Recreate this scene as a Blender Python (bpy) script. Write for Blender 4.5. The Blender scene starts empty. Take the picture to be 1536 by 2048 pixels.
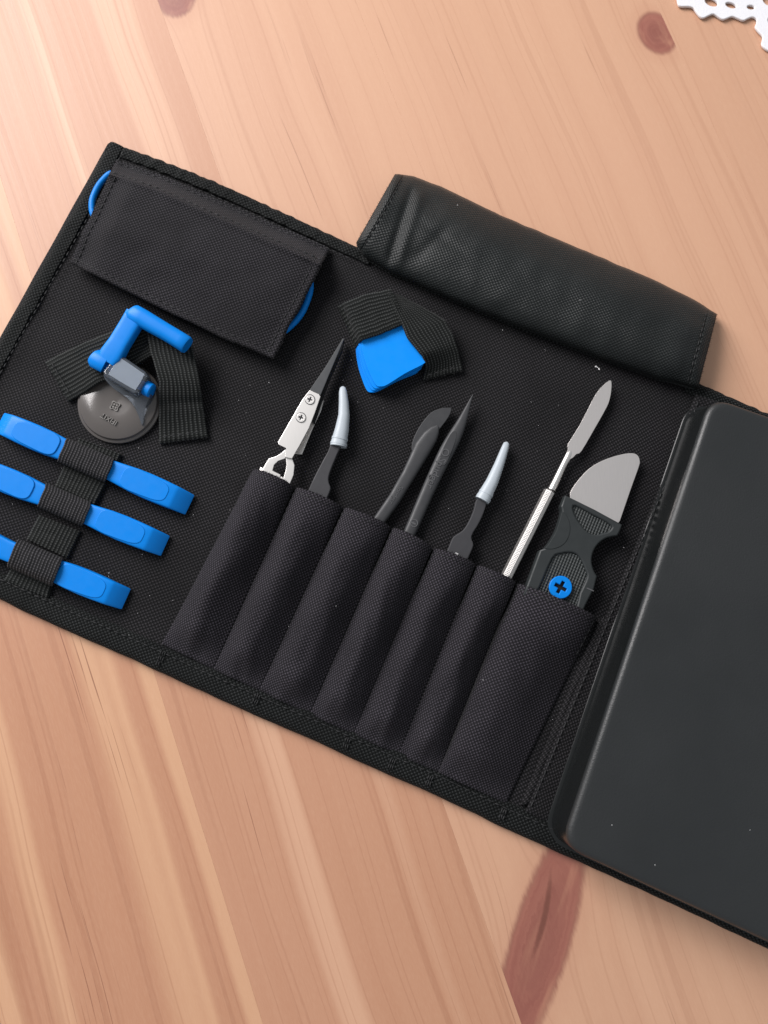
import bpy, bmesh, math, random
from mathutils import Vector, Matrix, noise
R = math.radians
random.seed(7)
scene = bpy.context.scene
COL = scene.collection

# ------------------------------------------------------------------ camera, world, light, exposure
F_PX, CX, CY, TILT, DIST = 1540.0, 768.0, 1024.0, R(8.5), 0.316
cam_d = bpy.data.cameras.new("camera")
cam = bpy.data.objects.new("camera", cam_d); COL.objects.link(cam)
cam_d.sensor_fit = 'VERTICAL'; cam_d.sensor_height = 36.0; cam_d.sensor_width = 27.0
cam_d.lens = F_PX / 2048 * 36.0
cam_d.clip_start = 0.01; cam_d.clip_end = 50
cam.location = (0, -DIST * math.sin(TILT), DIST * math.cos(TILT))
cam.rotation_euler = (TILT, 0, 0)
cam_d.dof.use_dof = True; cam_d.dof.focus_distance = 0.305; cam_d.dof.aperture_fstop = 9.0
scene.camera = cam

w = bpy.data.worlds.new("World"); scene.world = w; w.use_nodes = True
w.node_tree.nodes["Background"].inputs[0].default_value = (0.93, 0.96, 1.0, 1)
w.node_tree.nodes["Background"].inputs[1].default_value = 0.40

def area(name, loc, target, sx, sy, power, col):
    d = bpy.data.lights.new(name, 'AREA'); d.shape = 'RECTANGLE'; d.size = sx; d.size_y = sy
    d.energy = power; d.color = col
    o = bpy.data.objects.new(name, d); COL.objects.link(o); o.location = loc
    o.rotation_euler = (Vector(target) - Vector(loc)).to_track_quat('-Z', 'Y').to_euler()
    return o
area("window_light", (-1.02, 0.98, 1.00), (0, 0, 0), 1.05, 1.0, 49, (1.0, 0.965, 0.96))

vs = scene.view_settings
vs.view_transform = 'Standard'; vs.look = 'None'; vs.exposure = 0.0; vs.gamma = 1.0

# ------------------------------------------------------------------ geometry helpers
ct, st = math.cos(TILT), math.sin(TILT)
CAM = Vector(cam.location)
def P(px, py, z=0.0):
    """point of the place, at height z above the table, measured from the photograph"""
    x, y, zz = (px - CX) / F_PX, -(py - CY) / F_PX, -1.0
    d = Vector((x, y * ct - zz * st, y * st + zz * ct))
    k = (z - CAM.z) / d.z
    return CAM + d * k
PXM = DIST / F_PX                 # metres per photograph pixel near the middle
ZB = 0.0030                       # upper face of the roll's backing cloth

def link(o, parent=None):
    COL.objects.link(o)
    if parent is not None: o.parent = parent
    return o
def tag(o, label=None, cat=None, group=None, kind=None):
    if label: o['label'] = label
    if cat: o['category'] = cat
    if group: o['group'] = group
    if kind: o['kind'] = kind
    return o
def thing(name, label, cat, loc=(0, 0, 0), group=None):
    o = bpy.data.objects.new(name, None); o.empty_display_size = 0.01
    o.location = loc; link(o)
    return tag(o, label, cat, group)
def finish(name, me, mat, parent=None, angle=35):
    me.name = name
    me.shade_smooth()
    me.set_sharp_from_angle(angle=R(angle))
    if mat is not None and len(me.materials) == 0: me.materials.append(mat)
    o = bpy.data.objects.new(name, me); link(o, parent)
    if parent is not None:
        base, q = Vector((0, 0, 0)), parent
        while q is not None: base += Vector(q.location); q = q.parent
        me.transform(Matrix.Translation(-base))
    return o
def from_bm(name, bm, mat, parent=None, angle=35, wn=False):
    bmesh.ops.recalc_face_normals(bm, faces=bm.faces[:])
    me = bpy.data.meshes.new(name); bm.to_mesh(me); bm.free()
    o = finish(name, me, mat, parent, angle)
    if wn: weighted(o)
    return o
def weighted(o):
    m = o.modifiers.new("flat_faces", 'WEIGHTED_NORMAL'); m.keep_sharp = True; m.weight = 100

def cr(pts, k=5, closed=False):
    """Catmull-Rom smoothing of a list of tuples"""
    n = len(pts); out = []
    rng = range(n if closed else n - 1)
    for i in rng:
        if closed: p0, p1, p2, p3 = pts[(i - 1) % n], pts[i], pts[(i + 1) % n], pts[(i + 2) % n]
        else: p0, p1, p2, p3 = pts[max(i - 1, 0)], pts[i], pts[i + 1], pts[min(i + 2, n - 1)]
        for j in range(k):
            t = j / k
            out.append(tuple(0.5 * (2 * b + (c - a) * t + (2 * a - 5 * b + 4 * c - d) * t * t + (3 * b - a - 3 * c + d) * t ** 3)
                             for a, b, c, d in zip(p0, p1, p2, p3)))
    if not closed: out.append(tuple(pts[-1]))
    return out
def lerp(a, b, t): return tuple(x + (y - x) * t for x, y in zip(a, b))
def poly_at(pts, t):
    """point at fraction t of a polyline's length"""
    L = [0]
    for a, b in zip(pts, pts[1:]): L.append(L[-1] + math.dist(a, b))
    d = t * L[-1]
    for i in range(len(pts) - 1):
        if d <= L[i + 1] or i == len(pts) - 2:
            return lerp(pts[i], pts[i + 1], (d - L[i]) / max(L[i + 1] - L[i], 1e-12))
def sstep(a, b, x):
    t = min(1, max(0, (x - a) / (b - a))); return t * t * (3 - 2 * t)
def nz(x, y, z=0.0): return noise.noise(Vector((x, y, z)))

def surf(name, fn, ns, nt, mat, parent, thick=0.0, uvscale=None, angle=60, rim_only=False):
    """grid cloth: fn(s, t) -> point; uv in metres measured along the cloth"""
    V = [[Vector(fn(i / ns, j / nt)) for j in range(nt + 1)] for i in range(ns + 1)]
    me = bpy.data.meshes.new(name)
    verts = [v for row in V for v in row]
    idx = lambda i, j: i * (nt + 1) + j
    faces = [(idx(i, j), idx(i, j + 1), idx(i + 1, j + 1), idx(i + 1, j)) for i in range(ns) for j in range(nt)]
    # make normals point up
    a, b, c = verts[faces[len(faces) // 2][0]], verts[faces[len(faces) // 2][1]], verts[faces[len(faces) // 2][2]]
    if (b - a).cross(c - a).z < 0: faces = [f[::-1] for f in faces]
    me.from_pydata([tuple(v) for v in verts], [], faces)
    U = [[0.0] * (nt + 1) for _ in range(ns + 1)]; W = [[0.0] * (nt + 1) for _ in range(ns + 1)]
    jm, im = nt // 2, ns // 2
    for i in range(1, ns + 1):
        l = (V[i][jm] - V[i - 1][jm]).length
        for j in range(nt + 1): U[i][j] = U[i - 1][j] + l
    for j in range(1, nt + 1):
        l = (V[im][j] - V[im][j - 1]).length
        for i in range(ns + 1): W[i][j] = W[i][j - 1] + l
    uvl = me.uv_layers.new(name="UVMap")
    for p in me.polygons:
        for li in p.loop_indices:
            vi = me.loops[li].vertex_index
            uvl.data[li].uv = (U[vi // (nt + 1)][vi % (nt + 1)], W[vi // (nt + 1)][vi % (nt + 1)])
    o = finish(name, me, mat, parent, angle)
    if thick:
        m = o.modifiers.new("thickness", 'SOLIDIFY'); m.thickness = thick; m.offset = -1
    return o

def plate(name, pts, z0, z1, mat, parent, bevel=0.0002, seg=2, px=True, angle=35, ztop=None):
    """prism from an outline (photograph pixels at height z1, or metres), bevelled"""
    bm = bmesh.new()
    top = [P(p[0], p[1], (ztop(*p) if ztop else z1)) if px else Vector((p[0], p[1], z1)) for p in pts]
    vt = [bm.verts.new(p) for p in top]
    dz = z1 - z0
    vb = [bm.verts.new((p.x, p.y, p.z - dz)) for p in top]
    n = len(pts)
    bm.faces.new(vt); bm.faces.new(vb[::-1])
    for i in range(n): bm.faces.new((vt[i], vb[i], vb[(i + 1) % n], vt[(i + 1) % n]))
    bmesh.ops.recalc_face_normals(bm, faces=bm.faces[:])
    if bevel:
        es = [e for e in bm.edges if (e.verts[0] in vt) == (e.verts[1] in vt)]
        bmesh.ops.bevel(bm, geom=es, offset=bevel, segments=seg, affect='EDGES', profile=0.5, clamp_overlap=True)
    return from_bm(name, bm, mat, parent, angle, True)

def curve_prism(name, outer, holes, z0, z1, mat, parent, bevel=0.0, px=True, angle=35):
    """flat plate with real holes (outline and holes in photograph pixels at height z1)"""
    cu = bpy.data.curves.new(name, 'CURVE'); cu.dimensions = '2D'; cu.fill_mode = 'BOTH'
    for loop in [outer] + holes:
        q = [P(a, b, z1) if px else Vector((a, b, 0)) for a, b in loop]
        s = cu.splines.new('POLY'); s.points.add(len(q) - 1); s.use_cyclic_u = True
        for sp, v in zip(s.points, q): sp.co = (v.x, v.y, 0, 1)
    cu.extrude = max((z1 - z0) / 2 - bevel, 1e-5); cu.bevel_depth = bevel; cu.bevel_resolution = 2; cu.offset = -bevel
    tmp = bpy.data.objects.new("tmp", cu); COL.objects.link(tmp)
    dg = bpy.context.evaluated_depsgraph_get()
    me = bpy.data.meshes.new_from_object(tmp.evaluated_get(dg))
    bpy.data.objects.remove(tmp); bpy.data.curves.remove(cu)
    me.transform(Matrix.Translation((0, 0, (z0 + z1) / 2)))
    me.materials.clear()
    o = finish(name, me, mat, parent, angle); weighted(o)
    return o

def loft(name, secs, mat, parent, n=20, power=2.4, angle=40, flat=False, ruv=False):
    """secs: (point, width, height); superellipse sections along a path"""
    pts = [Vector(s[0]) for s in secs]
    bm = bmesh.new(); rings = []
    for i, (p, wd, ht) in enumerate(secs):
        a = pts[max(i - 1, 0)]; b = pts[min(i + 1, len(pts) - 1)]
        t = (b - a).normalized()
        ref = Vector((0, 0, 1)) if abs(t.z) < 0.9 else Vector((1, 0, 0))
        side = t.cross(ref).normalized(); up = side.cross(t).normalized()
        ring = []
        for k in range(n):
            th = 2 * math.pi * (k + 0.5) / n
            c, s = math.cos(th), math.sin(th)
            x = math.copysign(abs(c) ** (2 / power), c) * wd / 2
            y = math.copysign(abs(s) ** (2 / power), s) * ht / 2
            ring.append(bm.verts.new(pts[i] + side * x + up * y))
        rings.append(ring)
    for A, B in zip(rings, rings[1:]):
        for k in range(n): bm.faces.new((A[k], A[(k + 1) % n], B[(k + 1) % n], B[k]))
    bm.faces.new(rings[0]); bm.faces.new(rings[-1][::-1])
    return from_bm(name, bm, mat, parent, angle)

def stitches(name, lines, mat, parent, length=0.0021, gap=0.0011, wd=0.00055, ht=0.0004):
    """thread dashes along polylines of points: one joined mesh"""
    bm = bmesh.new()
    for L in lines:
        L = [Vector(p) for p in L]; tot = sum((b - a).length for a, b in zip(L, L[1:]))
        LL = [tuple(p) for p in L]; d = gap
        while d + length < tot:
            j = random.uniform(-.0001, .0001)
            a = Vector(poly_at(LL, d / tot)); b = Vector(poly_at(LL, (d + length) / tot))
            t = (b - a).normalized(); s = t.cross(Vector((0, 0, 1))).normalized(); u = Vector((0, 0, 1))
            a = a + s * j; b = b - s * j
            m = (a + b) / 2
            ring = []
            for (q, k) in ((a, .45), (m, 1.0), (b, .45)):
                ring.append([bm.verts.new(q + s * wd / 2 * x * k + u * ht * (y * k)) for x, y in ((-1, -.2), (-.6, .8), (.6, .8), (1, -.2))])
            for A, B in zip(ring, ring[1:]):
                for k in range(3): bm.faces.new((A[k], A[k + 1], B[k + 1], B[k]))
            bm.faces.new(ring[0]); bm.faces.new(ring[-1][::-1])
            d += length + gap + random.uniform(-.0001, .0001)
    o = from_bm(name, bm, mat, parent, 80); o['kind'] = 'stuff'
    return o

def text_part(name, body, size, centre, ang, z, mat, parent, depth=0.00012, flip=False):
    cu = bpy.data.curves.new(name, 'FONT'); cu.body = body; cu.size = size; cu.extrude = depth
    cu.align_x = 'CENTER'; cu.align_y = 'CENTER'; cu.resolution_u = 3
    tmp = bpy.data.objects.new("tmp", cu); COL.objects.link(tmp)
    dg = bpy.context.evaluated_depsgraph_get()
    me = bpy.data.meshes.new_from_object(tmp.evaluated_get(dg))
    bpy.data.objects.remove(tmp); bpy.data.curves.remove(cu)
    c = P(*centre, z)
    me.transform(Matrix.Translation(c) @ Matrix.Rotation(ang, 4, 'Z'))
    me.materials.clear()
    return finish(name, me, mat, parent)

# ------------------------------------------------------------------ materials
class NT:
    def __init__(self, name):
        self.m = bpy.data.materials.new(name); self.m.use_nodes = True
        self.t = self.m.node_tree; self.b = self.t.nodes["Principled BSDF"]
    def n(self, typ, **kw):
        nd = self.t.nodes.new(typ)
        for k, v in kw.items(): setattr(nd, k, v)
        return nd
    def l(self, a, b): self.t.links.new(a, b)
    def math(self, op, a, b=None, c=None, clamp=False):
        nd = self.n("ShaderNodeMath", operation=op); nd.use_clamp = clamp
        for i, v in enumerate((a, b, c)):
            if v is None: continue
            if isinstance(v, (int, float)): nd.inputs[i].default_value = v
            else: self.l(v, nd.inputs[i])
        return nd.outputs[0]
    def mix(self, f, a, b, blend='MIX'):
        nd = self.n("ShaderNodeMix", data_type='RGBA', blend_type=blend)
        for i, v in ((0, f), (6, a), (7, b)):
            if isinstance(v, (int, float)): nd.inputs[i].default_value = v
            elif isinstance(v, tuple): nd.inputs[i].default_value = (*v[:3], 1)
            else: self.l(v, nd.inputs[i])
        return nd.outputs[2]
    def noise(self, vec, scale=1.0, detail=2.0, rough=.5, dist=0.0):
        nd = self.n("ShaderNodeTexNoise"); nd.inputs["Scale"].default_value = scale
        nd.inputs["Detail"].default_value = detail; nd.inputs["Roughness"].default_value = rough
        nd.inputs["Distortion"].default_value = dist
        if vec is not None: self.l(vec, nd.inputs["Vector"])
        return nd.outputs["Fac"]
    def ramp(self, v, a, b, c=0.0, d=1.0):
        nd = self.n("ShaderNodeMapRange"); nd.interpolation_type = 'SMOOTHSTEP'
        self.l(v, nd.inputs[0])
        for i, x in enumerate((a, b, c, d)): nd.inputs[i + 1].default_value = x
        return nd.outputs[0]
    def comb(self, x, y, z):
        nd = self.n("ShaderNodeCombineXYZ")
        for i, v in enumerate((x, y, z)):
            if isinstance(v, (int, float)): nd.inputs[i].default_value = v
            else: self.l(v, nd.inputs[i])
        return nd.outputs[0]
    def bump(self, h, strength, dist):
        nd = self.n("ShaderNodeBump"); nd.inputs["Strength"].default_value = strength
        nd.inputs["Distance"].default_value = dist; self.l(h, nd.inputs["Height"])
        self.l(nd.outputs[0], self.b.inputs["Normal"]); return nd
    def set(self, **kw):
        for k, v in kw.items():
            i = self.b.inputs[k.replace("_", " ")]
            if hasattr(v, "is_linked"): self.l(v, i)
            else: i.default_value = (*v, 1) if isinstance(v, tuple) and len(v) == 3 else v
        return self

def weave(name, col, hi, period, rough=.8, bump=.8, sheen=.25, spec=.14, twill=0.0):
    """woven cloth: raised yarn crossings; uv in metres"""
    t = NT(name)
    uv = t.n("ShaderNodeUVMap").outputs[0]
    sep = t.n("ShaderNodeSeparateXYZ"); t.l(uv, sep.inputs[0])
    k = 2 * math.pi / period
    wob = t.noise(uv, 260, 2); wob2 = t.math('MULTIPLY', t.math('SUBTRACT', wob, .5), 1.6)
    a = t.math('SINE', t.math('ADD', t.math('MULTIPLY', sep.outputs[0], k), wob2))
    b = t.math('SINE', t.math('ADD', t.math('MULTIPLY', sep.outputs[1], k * 1.06), wob2))
    ab = t.math('MULTIPLY_ADD', t.math('MULTIPLY', a, b), .5, .5)
    yarn = t.noise(uv, 1500, 1)
    h = t.math('MULTIPLY', ab, t.math('MULTIPLY_ADD', yarn, .9, .55))
    big = t.noise(uv, 28, 3)
    c1 = t.mix(t.ramp(h, .45, .95), col, hi)  # yarn crowns paler: their glint is put into the colour
    c2 = t.mix(t.ramp(big, .3, .8, 0, .5), c1, tuple(x * .55 for x in col))
    t.set(Base_Color=c2, Roughness=rough, Sheen_Weight=sheen, Sheen_Roughness=.5)
    t.b.inputs["Specular IOR Level"].default_value = spec
    t.bump(h, bump, period * .16)
    return t.m
def webbing(name, col, hi, rib=0.0016, across=True):
    """elastic webbing: ribs along its length, threads across"""
    t = NT(name)
    uv = t.n("ShaderNodeUVMap").outputs[0]
    sep = t.n("ShaderNodeSeparateXYZ"); t.l(uv, sep.inputs[0])
    wob = t.math('MULTIPLY', t.math('SUBTRACT', t.noise(uv, 240, 3), .5), 2.4)
    u, v = (sep.outputs[0], sep.outputs[1]) if across else (sep.outputs[1], sep.outputs[0])
    r = t.math('MULTIPLY_ADD', t.math('SINE', t.math('ADD', t.math('MULTIPLY', u, 2 * math.pi / rib), wob)), .5, .5)
    th = t.math('MULTIPLY_ADD', t.math('SINE', t.math('ADD', t.math('MULTIPLY', v, 2 * math.pi / .0010), wob)), .5, .5)
    h = t.math('MULTIPLY', r, t.math('MULTIPLY_ADD', th, .55, .45))
    c = t.mix(t.ramp(h, .25, .9), col, hi)
    t.set(Base_Color=c, Roughness=.75, Sheen_Weight=.04)
    t.b.inputs["Specular IOR Level"].default_value = .15
    t.bump(h, .8, .0004)
    return t.m
def plain(name, col, rough=.5, metal=0.0, spec=.5, var=.12, nscale=400, bump=0.0, bscale=3000, coat=0.0, trans=0.0, ior=1.46, stretch=None, sss=0.0):
    t = NT(name)
    co = t.n("ShaderNodeTexCoord").outputs["Object"]
    v = co
    if stretch:
        mp = t.n("ShaderNodeMapping"); mp.inputs["Scale"].default_value = stretch[0]
        mp.inputs["Rotation"].default_value = (0, 0, stretch[1]); t.l(co, mp.inputs[0]); v = mp.outputs[0]
    nn = t.noise(v, nscale, 4, .6)
    t.set(Base_Color=t.mix(nn, tuple(x * (1 - var) for x in col), tuple(min(1, x * (1 + var)) for x in col)),
          Metallic=metal, Coat_Weight=coat, Transmission_Weight=trans, IOR=ior)
    if metal: t.set(Roughness=rough)
    else: t.l(t.ramp(t.noise(v, nscale * .6, 3), .25, .75, rough * .85, min(1, rough * 1.15)), t.b.inputs["Roughness"])
    t.b.inputs["Specular IOR Level"].default_value = spec
    if sss:
        t.b.inputs["Subsurface Weight"].default_value = sss; t.b.inputs["Subsurface Scale"].default_value = .002
    if bump: t.bump(t.noise(co, bscale, 3, .6), bump, .0002)
    return t.m

M = {}
M['cloth'] = weave("black_canvas", (.0055, .0055, .006), (.042, .039, .043), .00170, sheen=.03)
M['pocket'] = weave("black_pocket_canvas", (.0085, .0078, .0098), (.066, .059, .072), .00165, sheen=.05)
M['flap'] = weave("charcoal_flap_canvas", (.007, .0068, .008), (.050, .046, .054), .00165, sheen=.06)
M['bind'] = weave("black_binding_tape", (.0030, .0036, .0035), (.034, .0365, .037), .0017, bump=1.0, sheen=.02)
M['nylon'] = weave("black_coated_nylon", (.0035, .0050, .0050), (.025, .030, .0305), .0016, rough=.50, bump=.75, sheen=.02, spec=.30)
M['web'] = webbing("black_elastic_webbing", (.004, .005, .0046), (.042, .045, .044))
M['loop'] = webbing("charcoal_elastic_loop", (.008, .008, .009), (.062, .060, .065), .0013)
M['thread'] = plain("black_thread", (.015, .0155, .0165), .7)
M['blue'] = plain("blue_plastic", (.0, .200, .68), .40, spec=.22, var=.05)
M['bluepick'] = plain("blue_pick_plastic", (.0, .250, .84), .45, spec=.2, var=.03)
M['steel'] = plain("brushed_steel", (.78, .76, .735), .38, metal=1, var=.06, nscale=600, stretch=((6, .35, 1), -.35))
M['bladesteel'] = plain("satin_blade_steel", (.88, .83, .80), .38, metal=1, var=.07, nscale=600, stretch=((6, .35, 1), -.35))
M['ceramic'] = plain("black_ceramic", (.055, .058, .062), .5, var=.15)
M['esd'] = plain("grey_black_plastic", (.040, .041, .044), .48, spec=.45, var=.12, bump=.12)
M['tweez'] = plain("matt_black_coating", (.036, .036, .040), .55, var=.1)
M['cap'] = plain("translucent_cap", (.50, .555, .60), .42, spec=.45, var=.03, trans=.15, sss=0)
M['paper'] = plain("white_paper_core", (.82, .84, .86), .8)
M['handle'] = plain("black_rubber_handle", (.022, .026, .027), .52, spec=.45, bump=.2)
M['case'] = plain("black_leathergrain_plastic", (.0130, .0150, .0160), .47, spec=.70, var=.2, nscale=45, bump=.45, bscale=1500)
M['casewall'] = plain("smooth_shade_toned_plastic", (.0085, .0095, .0098), .24, spec=.4, var=.1)  # smooth wall plastic, its colour darkened to stand in for shade
M['shadeblack'] = plain("painted_shade_black", (.004, .004, .005), .8)  # near-black colour that paints shade in slots and gaps
M['cup'] = plain("smoky_rubber", (.115, .104, .098), .20, spec=.7, var=.06, nscale=80, trans=.2)
M['smoke'] = plain("smoky_clear_plastic", (.36, .41, .48), .06, spec=.7, var=.03, ior=1.48, trans=.85)
M['smokewin'] = plain("clear_facet_painted_reflection", (.40, .46, .54), .12, spec=.8, var=.08, nscale=250, trans=.5)  # block's top facet; paler colour paints in a window reflection
M['white'] = plain("white_lace_vinyl", (.80, .80, .83), .5, var=.03, bump=.5, bscale=1600)
M['lint'] = plain("white_lint", (.75, .75, .75), .9)
M['print'] = plain("white_print", (.8, .8, .8), .7)
M['emboss'] = plain("embossed_grey_plastic", (.085, .086, .09), .42, spec=.5)
M['cupmark'] = plain("embossed_smoky_rubber", (.20, .19, .18), .25)
def hatch(name, col, p):
    t = NT(name); co = t.n("ShaderNodeTexCoord").outputs["Object"]
    mp = t.n("ShaderNodeMapping"); mp.inputs["Rotation"].default_value = (0, 0, R(24)); t.l(co, mp.inputs[0])
    s = t.n("ShaderNodeSeparateXYZ"); t.l(mp.outputs[0], s.inputs[0]); k = 2 * math.pi / p
    a = t.math('SINE', t.math('MULTIPLY', t.math('ADD', s.outputs[0], s.outputs[1]), k))
    b = t.math('SINE', t.math('MULTIPLY', t.math('SUBTRACT', s.outputs[0], s.outputs[1]), k))
    h = t.math('MULTIPLY_ADD', t.math('MULTIPLY', a, b), .5, .5)
    t.set(Base_Color=t.mix(h, tuple(x * .3 for x in col), tuple(x * 2.2 for x in col)), Roughness=.5)
    t.bump(h, 1.0, .0006); return t.m
M['hatch'] = hatch("knurled_rubber", (.024, .028, .028), .0023)

# ------------------------------------------------------------------ the table: glued pine planks
a, b = P(315, 0), P(1043, 2048)
TA = math.atan2(b.y - a.y, b.x - a.x) + math.pi / 2          # plank direction -> local -Y
Rt = Matrix.Rotation(-TA, 4, 'Z')
def T(px, py): v = Rt @ P(px, py); return v.x, v.y

def pine(name, seed, base=((.575, .335, .205), (.475, .235, .140)), knots=(), contrast=1.0, cracks=()):
    t = NT(name)
    co = t.n("ShaderNodeTexCoord").outputs["Object"]
    s = t.n("ShaderNodeSeparateXYZ"); t.l(co, s.inputs[0]); X, Y = s.outputs[0], s.outputs[1]
    masks = []
    gx = X
    for (kx, ky, rx, ry, ang, strength, rag) in knots:
        dx = t.math('SUBTRACT', X, kx); dy = t.math('SUBTRACT', Y, ky)
        c_, s_ = math.cos(ang), math.sin(ang)
        ex = t.math('ADD', t.math('MULTIPLY', dx, c_ / rx), t.math('MULTIPLY', dy, s_ / rx))
        ey = t.math('ADD', t.math('MULTIPLY', dx, -s_ / ry), t.math('MULTIPLY', dy, c_ / ry))
        jag = t.math('MULTIPLY', t.math('SUBTRACT', t.noise(t.comb(t.math('MULTIPLY', X, 900), t.math('MULTIPLY', Y, 160), seed), 1, 3), .5), rag)
        rho2 = t.math('ADD', t.math('ADD', t.math('MULTIPLY', ex, ex), t.math('MULTIPLY', ey, ey)), jag)
        rho2 = t.math('MAXIMUM', rho2, .0001)
        gx = t.math('ADD', gx, t.math('MULTIPLY', dx, t.math('DIVIDE', -strength, t.math('ADD', rho2, .9))))
        masks.append((rho2, ex, ey))
    wander = t.math('MULTIPLY', t.math('SUBTRACT', t.noise(t.comb(t.math('MULTIPLY', X, 14), t.math('MULTIPLY', Y, 5), seed), 1, 2), .5), .012)
    gx = t.math('ADD', gx, wander)
    ys = t.math('MULTIPLY', Y, 1.0)
    band = t.noise(t.comb(t.math('MULTIPLY', gx, 58), t.math('MULTIPLY', Y, .6), seed * 3.1), 1, 1, .4)
    band2 = t.noise(t.comb(t.math('MULTIPLY', gx, 120), t.math('MULTIPLY', Y, 1.0), seed * 1.7 + 3), 1, 1, .5)
    fine = t.noise(t.comb(t.math('MULTIPLY', gx, 520), t.math('MULTIPLY', Y, 5), seed + 4), 1, 3, .6)
    line = t.math('ABSOLUTE', t.math('SUBTRACT', t.noise(t.comb(t.math('MULTIPLY', gx, 130), t.math('MULTIPLY', Y, .8), seed + 9), 1, 1, .4), .5))
    dash = t.noise(t.comb(t.math('MULTIPLY', gx, 1100), t.math('MULTIPLY', Y, 13), seed + 14), 1, 1, .5)
    dgate = t.noise(t.comb(t.math('MULTIPLY', gx, 60), t.math('MULTIPLY', Y, 8), seed + 31), 1, 1, .5)
    pore = t.noise(t.comb(t.math('MULTIPLY', X, 2600), t.math('MULTIPLY', Y, 320), seed + 2), 1, 2, .5)
    c = t.mix(t.ramp(band, .44, .57, 0, .85 * contrast), base[0], base[1])
    c = t.mix(t.ramp(band2, .46, .66, 0, .26 * contrast), c, tuple(x * y for x, y in zip(base[1], (.92, .87, .84))))
    c = t.mix(t.ramp(line, .022, .003, 0, .16 + .16 * contrast), c, tuple(x * y for x, y in zip(base[1], (.72, .62, .58))))
    c = t.mix(t.ramp(fine, .50, .78, 0, .07), c, tuple(x * .72 for x in base[1]))
    dm = t.math('MULTIPLY', t.ramp(dash, .66, .74, 0, .25 + .5 * contrast), t.ramp(dgate, .56, .68))
    c = t.mix(dm, c, (.20, .070, .036))
    c = t.mix(t.ramp(pore, .35, .8, 0, .07), c, (.80, .56, .38))
    big = t.noise(co, 7, 2)
    c = t.mix(t.ramp(big, .3, .75, 0, .12), c, (.62, .33, .235))
    for rho2, ex, ey in masks:
        halo = t.ramp(rho2, 3.2, .8)
        c = t.mix(t.math('MULTIPLY', halo, .30), c, (.50, .25, .16))
        kn = t.noise(t.comb(t.math('MULTIPLY', t.math('SQRT', rho2), 9), t.math('MULTIPLY', ex, 1.2), t.math('MULTIPLY', ey, .8)), 1, 3)
        kc = t.mix(t.ramp(kn, .25, .78, .15, .75), (.35, .130, .092), (.235, .068, .052))
        kc = t.mix(t.ramp(t.noise(t.comb(t.math('MULTIPLY', ex, 2.5), t.math('MULTIPLY', ey, 1.0), seed), 1, 2), .5, .75, 0, .5), kc, (.50, .24, .15))
        edge = t.math('MULTIPLY', t.ramp(rho2, .60, .95), t.ramp(rho2, 1.35, .97))
        kc = t.mix(t.math('MULTIPLY', edge, .35), kc, (.17, .06, .04))
        kc = t.mix(t.ramp(rho2, .55, .0, 0, .45), kc, (.20, .058, .045))
        c = t.mix(t.ramp(rho2, 1.28, .70, 0, .95), c, kc)
    for (kx, ky, rx, ry, ang) in cracks:
        dx = t.math('SUBTRACT', X, kx); dy = t.math('SUBTRACT', Y, ky)
        c_, s_ = math.cos(ang), math.sin(ang)
        ey = t.math('ADD', t.math('MULTIPLY', dx, -s_ / ry), t.math('MULTIPLY', dy, c_ / ry))
        bend = t.math('MULTIPLY', t.math('MULTIPLY', ey, ey), 1.2)
        ex = t.math('ADD', t.math('ADD', t.math('MULTIPLY', dx, c_ / rx), t.math('MULTIPLY', dy, s_ / rx)), bend)
        r2 = t.math('ADD', t.math('ADD', t.math('MULTIPLY', ex, ex), t.math('MULTIPLY', ey, ey)), t.math('MULTIPLY', t.noise(co, 700, 2), .5))
        c = t.mix(t.ramp(r2, 1.5, .3, 0, .65), c, (.13, .042, .026))
    t.set(Base_Color=c)
    t.l(t.ramp(fine, .2, .8, .46, .54), t.b.inputs["Roughness"])
    t.b.inputs["Specular IOR Level"].default_value = .5
    t.b.inputs["Coat Weight"].default_value = .15; t.b.inputs["Coat Roughness"].default_value = .4
    t.bump(t.math('ADD', fine, t.math('MULTIPLY', pore, .6)), .10, .0003)
    return t.m

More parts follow.
